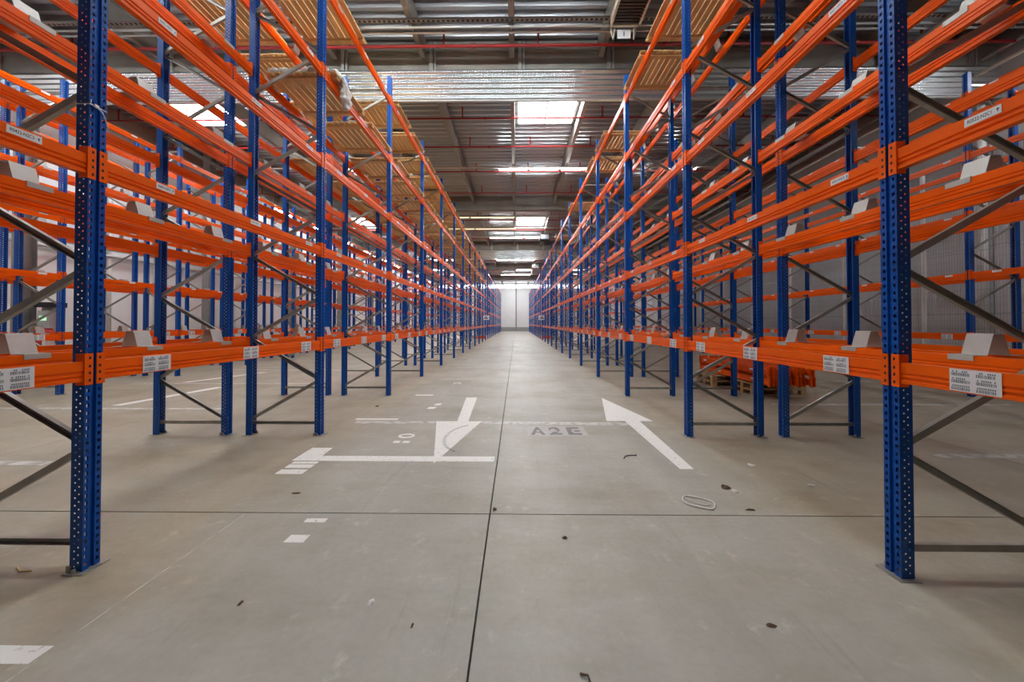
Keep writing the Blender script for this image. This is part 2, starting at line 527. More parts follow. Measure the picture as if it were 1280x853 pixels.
# ------------------------------------------------------------------ walls
wl = ob('wall_left', MB().box((XL - .3, YB - .3, 0), (XL, YE + .3, ZC + .3)).mesh('wall_left', 'column'), kind='structure')
y = YB
while y < YE - .1:
    y1 = min(y + 3.0, YE)
    ob('wall_panel', MB().box((XL, y + .012, .35), (XL + .06, y1 - .012, 8.73)).mesh('wall_panel', 'panel'), wl)
    ob('wall_panel', MB().box((XL, y + .012, 8.75), (XL + .06, y1 - .012, ZC)).mesh('wall_panel', 'panel'), wl)
    y = y1
wr = ob('wall_right', MB().box((XR, YB - .3, 0), (XR + .3, YE + .3, ZC + .3)).mesh('wall_right', 'wallgrey'), kind='structure')
y = YB
while y < YE - .1:
    for z0, z1, m in ((.02, 1.9, 'panelgrey'), (1.92, 3.8, 'panelgrey'), (3.82, 5.7, 'panelgrey'), (5.72, 7.6, 'wallgrey'), (7.62, 9.5, 'wallgrey')):
        ob('wall_panel', MB().box((XR - .06, y + .012, z0), (XR, y + 5.988, z1)).mesh('wall_panel', m), wr)
    y += 6.0
we = ob('wall_end', MB().box((XL, YE, 0), (XR, YE + .3, ZC + .3)).mesh('wall_end', 'panel'), kind='structure')
x = XL
k = 0
while x < XR - .1:
    x1 = min(x + 2.2, XR)
    for z in range(7):
        ob('wall_panel', MB().box((x + .02, YE - .08, .85 + z * 1.1), (x1 - .02, YE, .85 + (z + 1) * 1.1 - .02)).mesh('wall_panel', 'panel'), we)
    ob('plinth', MB().box((x, YE - .1, 0), (x1, YE, .82)).mesh('plinth', 'wallgrey'), we)
    x = x1
ob('wall_post', MB().box((-.1, YE - .25, 0), (.14, YE - .08, ZC)).mesh('wall_post', 'column'), we)
nwin += 1
w = ob('window_%d' % nwin, MB().box((XL, YE - .1, 8.55), (XR, YE, 8.62)).box((XL, YE - .1, 9.38), (XR, YE, 9.45)).mesh('window_frame', 'conduit'), kind='structure')
for q in range(10):
    ob('pane', MB().box((XL + 2.88 * q + .05, YE - .05, 8.62), (XL + 2.88 * (q + 1) - .05, YE, 9.38)).mesh('pane', 'win'), w)
wb = ob('wall_back', MB().box((XL, YB - .3, 0), (XR, YB, ZC + .3)).mesh('wall_back', 'wallgrey'), kind='structure')
# steel columns along the left wall
cm = MB().box((-.16, -.16, 0), (.16, -.14, ZC)).box((-.16, .14, 0), (.16, .16, ZC)).box((-.012, -.14, 0), (.012, .14, ZC)).mesh('steel_column', 'column')
cp = MB().box((-.22, -.22, 0), (.22, .22, .025)).mesh('base_plate', 'column')
for i, Y in enumerate((9.86, 15.86, 21.86, 27.86, 33.86)):
    c = ob('steel_column', None, None, (-14.15, Y, 0), label='grey steel column along the white left wall, %s from the camera' % ORD[i], cat='column', group='columns along the left wall')
    ob('shaft', cm, c)
    ob('base_plate', cp, c)
for i, z in enumerate((4.15, 4.4, 5.1)):
    ob('wall_pipe', MB().tube([(XL + .3, YB + 1, z), (XL + .3, YE - 1, z)], .05).mesh('wall_pipe', 'conduit', smooth=True),
       label=['lowest grey pipe running along the white left wall', 'middle grey pipe running along the white left wall', 'uppermost grey pipe running along the white left wall'][i], cat='pipe', group='pipes on the left wall')
for i, Y in enumerate((8.2, 12.9, 14.6, 18.7, 24.0)):
    p = ob('down_pipe', None, None, (XL + .22, Y, 0), label='white vertical downpipe on the left wall, %s from the camera' % ORD[i], cat='pipe', group='downpipes on the left wall')
    ob('pipe', MB().tube([(0, 0, 0), (0, 0, 7.4)], .07).mesh('pipe', 'fencepost', smooth=True), p)
    cl = MB()
    for z in (1.2, 3.2, 5.2):
        cl.box((-.13, -.09, z), (.08, .09, z + .04))
    ob('clamps', cl.mesh('clamps', 'conduit'), p)

# ------------------------------------------------------------------ pallet racking
PITCH, DEPTH, TOP = 2.8, 1.10, 7.30
Y0 = 2.34 - PITCH
FY = lambda k: Y0 + PITCH * k
LEVELS = [1.262, 2.65, 3.99, 5.34, 6.68]
BH = .132

def perforated(b, p, q, cols, mi=0, z0=0.006, z1=TOP):
    """flat strip of sheet steel from profile point p to q, height z0..z1, with columns of holes
    cols: (distance from p, hole width, hole height, z phase)"""
    p, q = Vector(p), Vector(q)
    L = (q - p).length
    d = (q - p) / L
    def quad(s0, s1, za, zb):
        a, c = p + d * s0, p + d * s1
        b.add([(a.x, a.y, za), (c.x, c.y, za), (c.x, c.y, zb), (a.x, a.y, zb)], [(0, 1, 2, 3)], mi)
    s = 0
    for (c, w, h, ph) in cols:
        quad(s, c - w / 2, z0, z1)
        z = z0
        k = z0 + .03 + ph
        while k + h < z1 - .01:
            quad(c - w / 2, c + w / 2, z, k)
            z = k + h
            k += .05
        quad(c - w / 2, c + w / 2, z, z1)
        s = c + w / 2
    quad(s, L, z0, z1)

UP = [(-.085, -.032), (-.085, -.05), (0, -.05), (0, -.014), (-.014, -.009), (-.014, .009), (0, .014), (0, .05), (-.085, .05), (-.085, .032)]
def upright_mesh(holes):
    b = MB()
    for i in range(len(UP) - 1):
        cols = []
        if holes:
            if i in (1, 7):
                cc = [(.030, .0085, .0085, 0), (.056, .0085, .0085, .025)]
                cols = cc if i == 1 else [(.085 - .056, .0085, .0085, .025), (.085 - .030, .0085, .0085, 0)]
            elif i in (2, 6):
                cols = [((.018 if i == 2 else .036 - .018), .016, .022, .0)]
        perforated(b, UP[i], UP[i + 1], cols)
    return b.mesh('upright', 'blue')
UPR_H, UPR_S = upright_mesh(True), upright_mesh(False)
FOOT = MB().box((-.10, -.08, 0), (.035, .08, .006)).mesh('foot_plate', 'galv')
BOLT = MB().tube([(-.03, -.072, .006), (-.03, -.072, .035)], .010, 6).box((-.048, -.09, .006), (-.012, -.054, .012)).box((-.1, -.058, .006), (-.07, -.0505, .045)).mesh('anchor_bolt', 'galv')

def brace_mesh(z0, z1, side=1):
    return MB().bar((-1.065, 0, z0), (-.035, 0, z1), .045, .030, (0, side, 0), channel=True).mesh('brace', 'galv')
DIAG_UP, DIAG_DN, HORIZ = brace_mesh(0, .59), brace_mesh(.59, 0, -1), brace_mesh(0, 0, -1)

BL = PITCH - .10 - .012
def beam_profile():
    h = BH
    return [(-.004, h), (-.004, .070), (-.012, .065), (-.012, .055), (-.004, .050), (-.004, .040), (-.012, .035), (-.012, .025), (-.004, .020), (-.004, 0),
            (-.052, 0), (-.052, .020), (-.045, .025), (-.045, .035), (-.052, .040), (-.052, .050), (-.045, .055), (-.045, .065), (-.052, .070), (-.052, h)]
BEAM = MB().prism(beam_profile(), 'y', 0, BL).mesh('beam', 'orange')
def connector(sgn):
    """hooked end plate; sgn=+1: stands on the far side of its upright (beam runs towards +y)"""
    b = MB()
    s = -sgn
    b.box((.0, s * .046, -.026), (.006, 0, .184))
    b.box((-.056, s * .005, -.026), (.006, s * -.001, .184))
    for z in (-.005, .045, .09, .145):
        b.box((.0055, s * .034, z), (.0068, s * .022, z + .018), 1)
    return b.mesh('connector', 'orange', 'hole')
CON_A, CON_B = connector(1), connector(-1)

def barcode_mesh():
    b = MB()
    b.box((.0, -.1075, -.062), (.0015, .1075, .062))
    rr = random.Random(3)
    for c in range(2):
        for r_ in range(3):
            y0, z0 = -.098 + c * .106, .024 - r_ * .04
            y = y0
            while y < y0 + .078:
                wd = rr.choice((.0014, .0022, .0034))
                b.add([(.0019, y, z0), (.0019, y + wd, z0), (.0019, y + wd, z0 + .017), (.0019, y, z0 + .017)], [(0, 1, 2, 3)], 1)
                y += wd + rr.choice((.0014, .0024))
            for k in range(9):
                if rr.random() < .8:
                    yy = y0 + .004 + k * .0085
                    b.add([(.0019, yy, z0 + .020), (.0019, yy + .0055, z0 + .020), (.0019, yy + .0055, z0 + .028), (.0019, yy, z0 + .028)], [(0, 1, 2, 3)], 1)
    return b.mesh('barcode_sheet', 'white', 'softink')
SHEET = barcode_mesh()
def label_mesh(txt):
    b = MB()
    b.box((0, -.074, -.022), (.0012, .074, .022))
    if txt:
        vs, fs = text_mesh(txt, .027, None, 0.70, bold=.0003)
        b.add([(.0018, v[0] - .011, v[1]) for v in vs], fs, 1)
        ax = .060
        b.add([(.0018, ax - .002, -.010), (.0018, ax + .002, -.010), (.0018, ax + .002, .002), (.0018, ax + .008, .000), (.0018, ax, .011), (.0018, ax - .008, .0), (.0018, ax - .002, .002)],
              [(0, 1, 2, 3, 4, 5, 6)], 1)
    return b.mesh('location_label', 'white', 'ink')
PLAIN = label_mesh(None)

def far_bay_mesh(last):
    """whole bay for the far distance, too small there to show its parts"""
    b = MB()
    for y in ((0, PITCH) if last else (0,)):
        for x, s in ((0, 1), (-DEPTH, -1)):
            b.box((x, y - .05, 0), (x - s * .085, y + .05, TOP))
        for j in range(11):
            z = .21 + .61 * j
            za, zb = (z, z + .61) if j % 2 == 0 else (z + .61, z)
            b.bar((-1.065, y, za), (-.035, y, zb), .04, .025, mi=2)
        b.bar((-1.065, y, .18), (-.035, y, .18), .04, .025, mi=2)
    for z in LEVELS:
        b.box((-.052, .05, z), (-.004, PITCH - .05, z + BH), 1)
        b.box((-DEPTH + .052, .05, z), (-DEPTH + .004, PITCH - .05, z + BH), 1)
    return b.mesh('far_rack_bay', 'blue', 'orange', 'galv')
FAR, FAR_LAST = far_bay_mesh(False), far_bay_mesh(True)

def frame(root, y, near):
    um = UPR_H if near < 2 else UPR_S
    for x, rz in ((0, 0), (-DEPTH, PI)):
        u = ob('upright', um, root, (x, y, 0), rz)
        if near < 2:
            ob('foot_plate', FOOT, u)
        if near == 0:
            ob('anchor_bolt', BOLT, u)
    ob('brace', HORIZ, root, (0, y, .18))
    for j in range(11):
        ob('brace', DIAG_UP if j % 2 == 0 else DIAG_DN, root, (0, y, .22 + .61 * j))
    ob('brace', HORIZ, root, (0, y, 7.02))

def bay(row, i, near, labels, own_y, extra_y, loc, rz, code, label):
    root = ob('rack_bay', None, None, loc, rz, label=label, cat='pallet rack', group=row)
    for y in (own_y,) + ((extra_y,) if extra_y is not None else ()):
        frame(root, y, near)
    for li, z in enumerate(LEVELS):
        for side in (0, 1):
            if side == 0:
                bm_ = ob('beam', BEAM, root, (0, .056, z))
            else:
                bm_ = ob('beam', BEAM, root, (-DEPTH, PITCH - .056, z), PI)
            if near < 2:
                ob('connector', CON_A, bm_)
                ob('connector', CON_B, bm_, (0, BL, 0))
            if side == 0 and labels:
                for c in range(3):
                    yy = .42 + .99 * c - .056
                    if li == 0:
                        ob('barcode_sheet', SHEET, bm_, (-.003, yy, BH * .52))
                    else:
                        me = label_mesh('%s%02d-N%dC%d' % (code, 22 - i, li + 1, c + 1)) if labels == 2 else PLAIN
                        ob('location_label', me, bm_, (-.003, yy + .05, BH * .76))
    return root

ROWS = [
    ('rack row lining the aisle on the left', -2.865, 1, 0, 'R04'),
    ('rack row directly behind the left aisle row', -5.345, -1, 0, None),
    ('rack row across the next left aisle', -10.48, 1, 2, None),
    ('leftmost rack row beside the white wall', -12.96, -1, 2, None),
    ('rack row lining the aisle on the right', 2.477, -1, 0, 'R05'),
    ('rack row directly behind the right aisle row', 4.957, 1, 0, None),
    ('rack row beside the wire mesh fence', 10.15, -1, 2, None),
]
for name, X, dr, k0, code in ROWS:
    main = code is not None
    for i in list(range(k0, 12)) + list(range(13, 24)):
        last = i in (11, 23)
        lab = 'blue and orange rack bay, %s from the camera, %s' % (ORD[i - k0 - (1 if i > 12 else 0)], name[5:] if name.startswith('rack') else name.replace('rack ', ''))
        if dr > 0:
            loc, rz, own, extra = (X, FY(i), 0), 0, 0, (PITCH if last else None)
        else:
            loc, rz, own, extra = (X, FY(i + 1), 0), PI, PITCH, (0 if last else None)
        if i >= 13:
            # far section beyond the cross aisle
            if dr > 0:
                ob('rack_bay', FAR_LAST if last else FAR, None, loc, 0, label=lab, cat='pallet rack', group=name)
            else:
                ob('rack_bay', FAR_LAST if i == 13 else FAR, None, loc, PI, label=lab, cat='pallet rack', group=name)
            continue
        near = 0 if (i <= 2 and abs(X) < 6) else (1 if i <= 6 else 2)
        if abs(X) > 6 and i > 4:
            near = 2
        labels = 0
        if main:
            labels = 2 if i <= 2 else 1
        elif name.startswith(('rack row across', 'rack row beside')) and i <= 8:
            labels = 1
        bay(name, i, near, labels, own, extra, loc, rz, code, lab)

# ------------------------------------------------------------------ steel pallet stops bridging the back-to-back beams
def stop_profile():
    o = [(.193, -.036), (.193, .003), (.086, .003), (.036, .168), (-.036, .168), (-.086, .003), (-.193, .003), (-.193, -.036)]
    t = .004
    n = [(-.193 - t, -.036), (-.193 - t, .003 + t), (-.086 - t * .3, .003 + t), (-.036 - t, .168 + t), (.036 + t, .168 + t), (.086 + t * .3, .003 + t), (.193 + t, .003 + t), (.193 + t, -.036)]
    return o + n
def stop_into(b, x, y, z):
    p = stop_profile()
    b.prism([(x + q[0], z + q[1]) for q in p], 'y', y - .08, y + .08)
sb = MB()
stop_into(sb, 0, 0, 0)
STOP = sb.mesh('pallet_stop', 'stop')
rest = MB()
LV = ['lowest', 'second', 'third', 'fourth', 'top']
for pname, X, k0, kn in (('left aisle racks', -4.105, 0, 7), ('right aisle racks', 3.717, 0, 7), ('far left racks', -11.72, 2, 7)):
    for i in list(range(k0, 12)) + list(range(13, 24)):
        for li, z in enumerate(LEVELS):
            for c in range(3):
                y = FY(i) + .47 + .93 * c
                if i < kn:
                    ob('pallet_stop', STOP, None, (X, y, z + BH), label='grey pallet stop, %s level, %s bay, %s of three, %s' % (LV[li], ORD[i - k0], ('nearest', 'middle', 'farthest')[c], pname),
                       cat='pallet stop', group='pallet stops of the ' + pname)
                else:
                    stop_into(rest, X, y, z + BH)
ob('pallet_stop_rows', rest.mesh('pallet_stop_rows', 'stop'), label='small grey steel pallet stops repeated along the distant rack beams', cat='pallet stop', kind='stuff')

# ------------------------------------------------------------------ timber deck panels on the upper beams
PLANK = MB().box((-.0475, 0, .045), (.0475, 1.12, .066)).mesh('plank', 'wood')
BATTEN = MB().box((-1.02, 0, 0), (.07, .09, .045)).mesh('batten', 'wood')
def deck(X, dr, level, i, half, rowname, length=1.12, shift=0.0):
    y = FY(i) + (.16 if half == 0 else 1.50) + shift
    label = 'wooden deck panel, %s level, %s half of %s bay, %s' % (LV[level], ('near', 'far')[half], ORD[i], rowname)
    z = LEVELS[level] + BH
    # panels are laid from the aisle face backwards
    root = ob('deck_panel', None, None, (X, y, z), 0, label=label, cat='wooden panel', group='wooden deck panels on the racks')
    s = -1 if dr > 0 else 1
    for k in range(10):
        ob('plank', PLANK, root, (s * (.02 + k * .1105) + (-s) * .055, random.uniform(-.008, .008), 0))
    off = 0 if dr > 0 else .95
    for yy in (.06, .97):
        ob('batten', BATTEN, root, (off, yy, 0))
LN, RN = 'left aisle racks', 'right aisle racks'
for i in range(2, 12):
    for h in (0, 1):
        if not (i == 2 and h == 1):
            deck(-2.865, 1, 4, i, h, 'left aisle racks')
        deck(-2.865, 1, 3, i, h, 'left aisle racks')
for i in range(2, 9):
    for h in (0, 1):
        deck(-4.365, 1, 4, i, h, 'rear left aisle racks')
for i in range(3, 7):
    for h in (0, 1):
        deck(-4.365, 1, 3, i, h, 'rear left aisle racks')
for i, h in ((1, 1), (2, 0), (2, 1), (3, 1), (4, 0), (5, 1), (7, 1), (9, 0), (11, 1)):
    deck(2.477, -1, 4, i, h, 'right aisle racks')

# plastic film left on one deck panel, drooping over the front beam
def film_mesh():
    from mathutils import noise
    b = MB()
    path = []
    for k in range(41):
        t = k / 40
        path.append((Vector((-3.93 + t * 1.0, 5.50 + .04 * math.sin(7 * t), 5.615 + .012 * math.sin(9 * t))), .125, .075))
    for k in range(1, 9):
        t = k / 8
        path.append((Vector((-2.93 + .14 * t, 5.50 + .05 * t, 5.615 - .05 * t * t)), .125 - .03 * t, .06))
    for k in range(1, 25):
        t = k / 24
        path.append((Vector((-2.79 + .012 * math.sin(5 * t), 5.56 + .12 * t, 5.56 - .40 * t)), .085 + .05 * math.sin(2.6 * t) - .06 * t ** 3, .05))
    n = 32
    m = len(path)
    vs = []
    for i, (p, ry, rs) in enumerate(path):
        d = (path[min(i + 1, m - 1)][0] - path[max(i - 1, 0)][0]).normalized()
        s_ = d.cross(Vector((0, 1, 0))).normalized()
        u = s_.cross(d)
        for k in range(n):
            t = 2 * PI * k / n
            q0 = p + s_ * rs * math.cos(t) + u * ry * math.sin(t)
            f = 1 + .55 * noise.noise(q0 * 9) + .30 * noise.noise(q0 * 24)
            q = p + (q0 - p) * f
            if p.x < -2.9:
                q.z = max(q.z, 5.541)
            vs.append(q)
    fs = [(i * n + k, i * n + (k + 1) % n, (i + 1) * n + (k + 1) % n, (i + 1) * n + k) for i in range(m - 1) for k in range(n)]
    fs += [tuple(range(n - 1, -1, -1)), tuple((m - 1) * n + k for k in range(n))]
    b.add(vs, fs)
    return b.mesh('plastic_film', 'film', smooth=True)
ob('plastic_film', film_mesh(), label='crumpled white plastic film lying on a deck panel and drooping over the beam', cat='plastic film')

# ------------------------------------------------------------------ spare beams stacked on pallets in the right side aisle
def pallet(x, y, z, label):
    root = ob('pallet', None, None, (x, y, z), 0, label=label, cat='pallet', group='pallets under the spare beams')
    top = MB().box((-.6, -.06, .122), (.6, .06, .144)).mesh('top_board', 'palletwood')
    for k in range(5):
        ob('top_board', top, root, (0, -.34 + k * .17, 0))
    st = MB().box((-.06, -.4, .1), (.06, .4, .122)).mesh('stringer_board', 'palletwood')
    bl = MB().box((-.06, -.05, .022), (.06, .05, .1)).mesh('block', 'palletwood')
    bt = MB().box((-.6, -.05, 0), (.6, .05, .022)).mesh('bottom_board', 'palletwood')
    for xx in (-.54, 0, .54):
        ob('stringer_board', st, root, (xx, 0, 0))
        for yy in (-.35, 0, .35):
            ob('block', bl, root, (xx, yy, 0))
    for yy in (-.35, 0, .35):
        ob('bottom_board', bt, root, (0, yy, 0))
for X_, Y, nm in ((5.68, 9.5, 'far'), (5.98, 8.4, 'near')):
    pallet(X_, Y, .0, 'bottom wooden pallet under the %s end of the stacked orange beams' % nm)
    pallet(X_, Y, .144, 'upper wooden pallet under the %s end of the stacked orange beams' % nm)
for lay in range(2):
    for c in range(11):
        x = 5.36 + c * .098 - .02 * lay
        o = ob('spare_beam', BEAM, None, (x, 7.50 + .03 * (c % 3), .288 + .026 + lay * .212), PI if False else 0,
               label='spare orange beam in the pallet stack, %s from the left in the %s layer' % (ORD[c], ('lower', 'upper')[lay]), cat='beam', group='spare beams stacked on pallets')
        o.rotation_euler = (0, 0, PI)
        o.location.y += BL
        ob('connector', CON_A, o)
        ob('connector', CON_B, o, (0, BL, 0))
        if c == 0:
            for q in (.25, .9, 1.55, 2.2):
                ob('location_label', PLAIN, o, (-.003, q, BH * .6))

# ------------------------------------------------------------------ wire mesh fence along the right wall
def mesh_panel():
    b = MB()
    L, Hh = 2.40, 5.9
    zz = [0.1]
    n = 41
    for k in range(n):
        y = .03 + (L - .06) * k / (n - 1)
        b.box((-.003, y - .003, .1), (.003, y + .003, Hh))
    z = .1
    while z < Hh:
        b.box((.003, .03, z - .003), (.009, L - .03, z + .003))
        z += .2
    for z in (.5, 1.5, 2.5, 3.5, 4.5, 5.5):
        b.box((-.03, .03, z - .006), (-.003, L - .03, z + .006))
    return b.mesh('wire_mesh', 'fence')
WIRE = mesh_panel()
POST = MB().box((-.035, -.035, 0), (.035, .035, 6.0)).box((-.09, -.09, 0), (.09, .09, .012)).mesh('post', 'fencepost')
for k in range(9):
    f = ob('fence_panel', None, None, (11.85, 5.38 + 2.44 * k, 0), label='tall wire mesh fence panel by the right wall, %s from the camera' % ORD[k], cat='fence', group='mesh fence panels')
    ob('wire_mesh', WIRE, f)
    ob('post', POST, f)
for i, (x, z, r_) in enumerate(((10.9, 9.35, .09), (10.55, 9.38, .06), (10.3, 9.40, .05), (12.9, 9.40, .05))):
    ob('ceiling_pipe', MB().tube([(x, YB + .5, z - .45), (x, YE - .5, z - .45)], r_, 10).mesh('ceiling_pipe', 'dark' if i < 2 else 'column', smooth=True),
       label=['thick dark pipe running lengthwise under the roof above the fence rack row', 'thinner dark pipe beside the thick dark roof pipe', 'slim grey pipe left of the two dark pipes on the right', 'slim grey pipe running high along the right wall'][i], cat='pipe', group='pipes along the right wall')
ob('rain_pipe', MB().tube([(13.1, 9.9, 0), (13.1, 9.9, 9.0)], .08, 10).mesh('rain_pipe', 'fencepost', smooth=True), label='white vertical pipe on the right wall behind the fence', cat='pipe')

# ------------------------------------------------------------------ services under the roof
def sprinkler(Y, z, label, r_=.03):
    root = ob('sprinkler_pipe', None, None, (0, Y, z), label=label, cat='pipe', group='red sprinkler pipes under the roof')
    ob('pipe', MB().tube([(XL + .4, 0, 0), (XR - .4, 0, 0)], r_, 8).mesh('pipe', 'red', smooth=True), root)
    ri = MB().tube([(0, 0, 0), (0, 0, .36)], .026, 6).tube([(0, 0, .36), (0, 0, .40)], .035, 6).mesh('riser', 'red')
    cl = MB().tube([(-.04, 0, 0), (.04, 0, 0)], r_ * 1.5, 8).mesh('coupling', 'red')
    k = 0
    x = XL + 1.2
    while x < XR - .5:
        ob('riser', ri, root, (x, 0, 0))
        if k % 2:
            ob('coupling', cl, root, (x + .8, 0, 0))
        x += 2.48
        k += 1
for i, Y in enumerate((4.3, 7.2, 9.06, 12.3, 14.3, 16.65, 19.4, 24.6, 27.2, 30.0, 36.5, 40.5, 48.5, 53.0, 61.0)):
    sprinkler(Y, 8.93, 'red sprinkler pipe crossing under the roof, %s from the camera' % ORD[i], .038 if i == 2 else .03)
def conduit(Y, z, r_, label):
    root = ob('conduit', None, None, (0, Y, z), label=label, cat='pipe')
    ob('pipe', MB().tube([(XL + .5, 0, 0), (XR - .5, 0, 0)], r_, 8).mesh('pipe', 'conduit', smooth=True), root)
    sd = MB().box((-.012, -r_ - .006, -r_ - .006), (.012, r_ + .006, 9.05 - z)).mesh('saddle', 'conduit')
    for X in PURLX:
        ob('saddle', sd, root, (X, 0, 0))
conduit(8.51, 8.96, .026, 'upper of two silver conduits just before the first girder')
conduit(8.665, 8.96, .026, 'lower of two silver conduits just before the first girder')
conduit(42.0, 8.96, .03, 'silver conduit far away beyond the distant smoke curtain')
tray = ob('cable_tray', None, None, (0, 8.37, 9.0), label='thin perforated cable tray crossing the roof before the first girder', cat='cable tray')
ob('tray_base', MB().box((XL + .5, -.04, 0), (XR - .5, .04, .004)).mesh('tray_base', 'column'), tray)
ob('tray_side', MB().box((XL + .5, -.044, 0), (XR - .5, -.04, .05)).mesh('tray_side', 'column'), tray)
ob('tray_side', MB().box((XL + .5, .04, 0), (XR - .5, .044, .05)).mesh('tray_side', 'column'), tray)
rg = MB()
x = XL + .5
while x < XR - .5:
    rg.box((x, -.03, -.002), (x + .06, .03, -.0005))
    x += .12
ob('tray_slots', rg.mesh('tray_slots', 'dark'), tray, kind='stuff')

def light_strip(Y, z, segs, label, warm=False, parts=()):
    root = ob('light_strip', None, None, (0, Y, z), label=label, cat='light', group='ceiling light strips')
    ob('trunking', MB().box((XL + .5, -.03, .06), (XR - .5, .03, .12)).mesh('trunking', 'cream'), root)
    for X in PURLX[::2]:
        ob('hanger_wire', MB().box((X - .006, -.006, .12), (X + .006, .006, 9.06 - z)).mesh('hanger_wire', 'dark'), root)
    for a, c in segs:
        h = ob('luminaire_housing', MB().box((a, -.075, .02), (c, .075, .06)).mesh('luminaire_housing', 'cream'), root)
        ob('diffuser', MB().box((a + .03, -.05, -.02), (c - .03, .05, .02)).mesh('diffuser', 'lampwarm' if warm else 'lamp'), h)
AISLE_L = [(-9.7, -8.3), (-8.2, -6.8), (-6.7, -5.7)]
AISLE_C = [(-2.2, -.8), (-.7, .6), (.7, 2.1)]
AISLE_R = [(7.0, 8.4)]  # luminaire added to brighten the right side
light_strip(3.0, 8.85, AISLE_L + AISLE_C, 'added row of lit linear lamps under the roof above the nearest frames')  # unseen row, added to light the foreground floor
light_strip(6.4, 8.85, AISLE_L + [(-5.0, -3.6), (-3.5, -2.3)] + AISLE_C, 'row of lit linear lamps under the roof before the first girder')  # the two luminaires over the left rack are added to brighten the smoke curtain
light_strip(16.25, 8.85, AISLE_L + [(-.8, .55), (.65, 2.0), (2.1, 3.3)] + AISLE_R, 'row of lit white linear lamps between the first two girders')
light_strip(23.7, 8.85, [(-6.0, -3.2), (-3.1, -.1)], 'yellowish lamp row just behind the second girder', True)
light_strip(26.6, 8.85, [(-6.0, -3.2), (-3.1, 0.0)], 'yellowish lamp row beside the second skylight', True)
light_strip(29.3, 8.85, AISLE_L + AISLE_C, 'row of white linear lamps before the distant smoke curtain')
light_strip(39.8, 8.85, AISLE_L + AISLE_C, 'row of white linear lamps beyond the distant smoke curtain')
light_strip(52.0, 8.85, AISLE_L + AISLE_C, 'row of linear lamps in the last third of the hall')
light_strip(66.5, 8.85, AISLE_L + AISLE_C, 'row of linear lamps nearest the end wall')

for wx, em, wz, wl_ in ((-14.0, 'fillwall', 8.3, 'added lengthwise row of fill lamps high along the white left wall'), (12.55, 'fillside', 8.3, 'added lengthwise row of fill lamps high along the grey right wall')):  # lamp rows added to brighten the side walls, no such fixtures known
    ws = ob('light_strip', None, None, (wx, 0, wz), label=wl_, cat='light', group='ceiling light strips')
    ob('trunking', MB().box((-.03, YB + 1, .06), (.03, YE - 1, .12)).mesh('trunking', 'cream'), ws)
    for y in ([.5, 2.5, 4.5, 6.5] + ([20 + 4 * q for q in range(10)] if wx < 0 else [])):
        ob('hanger_wire', MB().box((-.006, y - .006, .12), (.006, y + .006, ZC - wz)).mesh('hanger_wire', 'dark'), ws)
        hh = ob('luminaire_housing', MB().box((-.075, y, .02), (.075, y + 1.5, .06)).mesh('luminaire_housing', 'cream'), ws)
        ob('diffuser', MB().box((-.05, y + .03, -.02), (.05, y + 1.47, .02)).mesh('diffuser', em), hh)

# gas heater hanging over the right edge of the aisle
h = ob('unit_heater', None, None, (2.62, 7.55, 8.78), label='brown gas radiant heater hanging from the roof above the aisle', cat='heater')
hb = MB().box((-.36, -.75, 0), (-.31, .8, .22)).box((.31, -.75, 0), (.36, .8, .22)).box((-.36, .75, 0), (.36, .8, .22)).box((-.36, -.8, 0), (.36, -.75, .22)).box((-.36, -.8, .2), (.36, .8, .24))
ob('housing', hb.mesh('housing', 'cream'), h)
sl = MB().box((-.31, -.02, .02), (.31, .02, .035)).mesh('slat', 'brownheater')
ob('burner', MB().box((-.31, -.75, .10), (.31, .75, .12)).mesh('burner', 'brownheater'), h)
for k in range(18):
    ob('slat', sl, h, (0, -.70 + k * .0825, 0))
for x in (-.3, .3):
    for y in (-.6, .6):
        ob('hanger_rod', MB().box((x - .008, y - .008, .24), (x + .008, y + .008, .78)).mesh('hanger_rod', 'dark'), h)
ob('notice_plate', MB().box((-.16, .86, -.22), (.16, .87, .0)).box((-.01, .855, -.16), (.01, .861, -.05), 1).mesh('notice_plate', 'white', 'dark'), h)
for s in (-1, 1):
    ob('gas_hose', MB().tube([(s * .22, .82, .1), (s * .24, .86, -.08), (s * .25, .9, -.2), (s * .29, .92, -.05), (s * .3, .9, .2)], .02, 6).mesh('gas_hose', 'cream', smooth=True), h)
for i, (x, y) in enumerate(((2.36, 28.6), (2.36, 43.0))):
    h2 = ob('air_heater', None, None, (x, y, 8.45), label=['dark box heater hanging beside the second skylight', 'pale box heater hanging beyond the distant smoke curtain'][i], cat='heater')
    ob('housing', MB().box((-.4, -.3, 0), (.4, .3, .45)).mesh('housing', 'dark' if i == 0 else 'panel'), h2)
    ob('louvre', MB().box((-.33, -.32, .06), (.33, -.3, .39)).mesh('louvre', 'deck'), h2)
    ob('hanger_rod', MB().box((-.02, -.02, .45), (.02, .02, .61)).mesh('hanger_rod', 'dark'), h2)

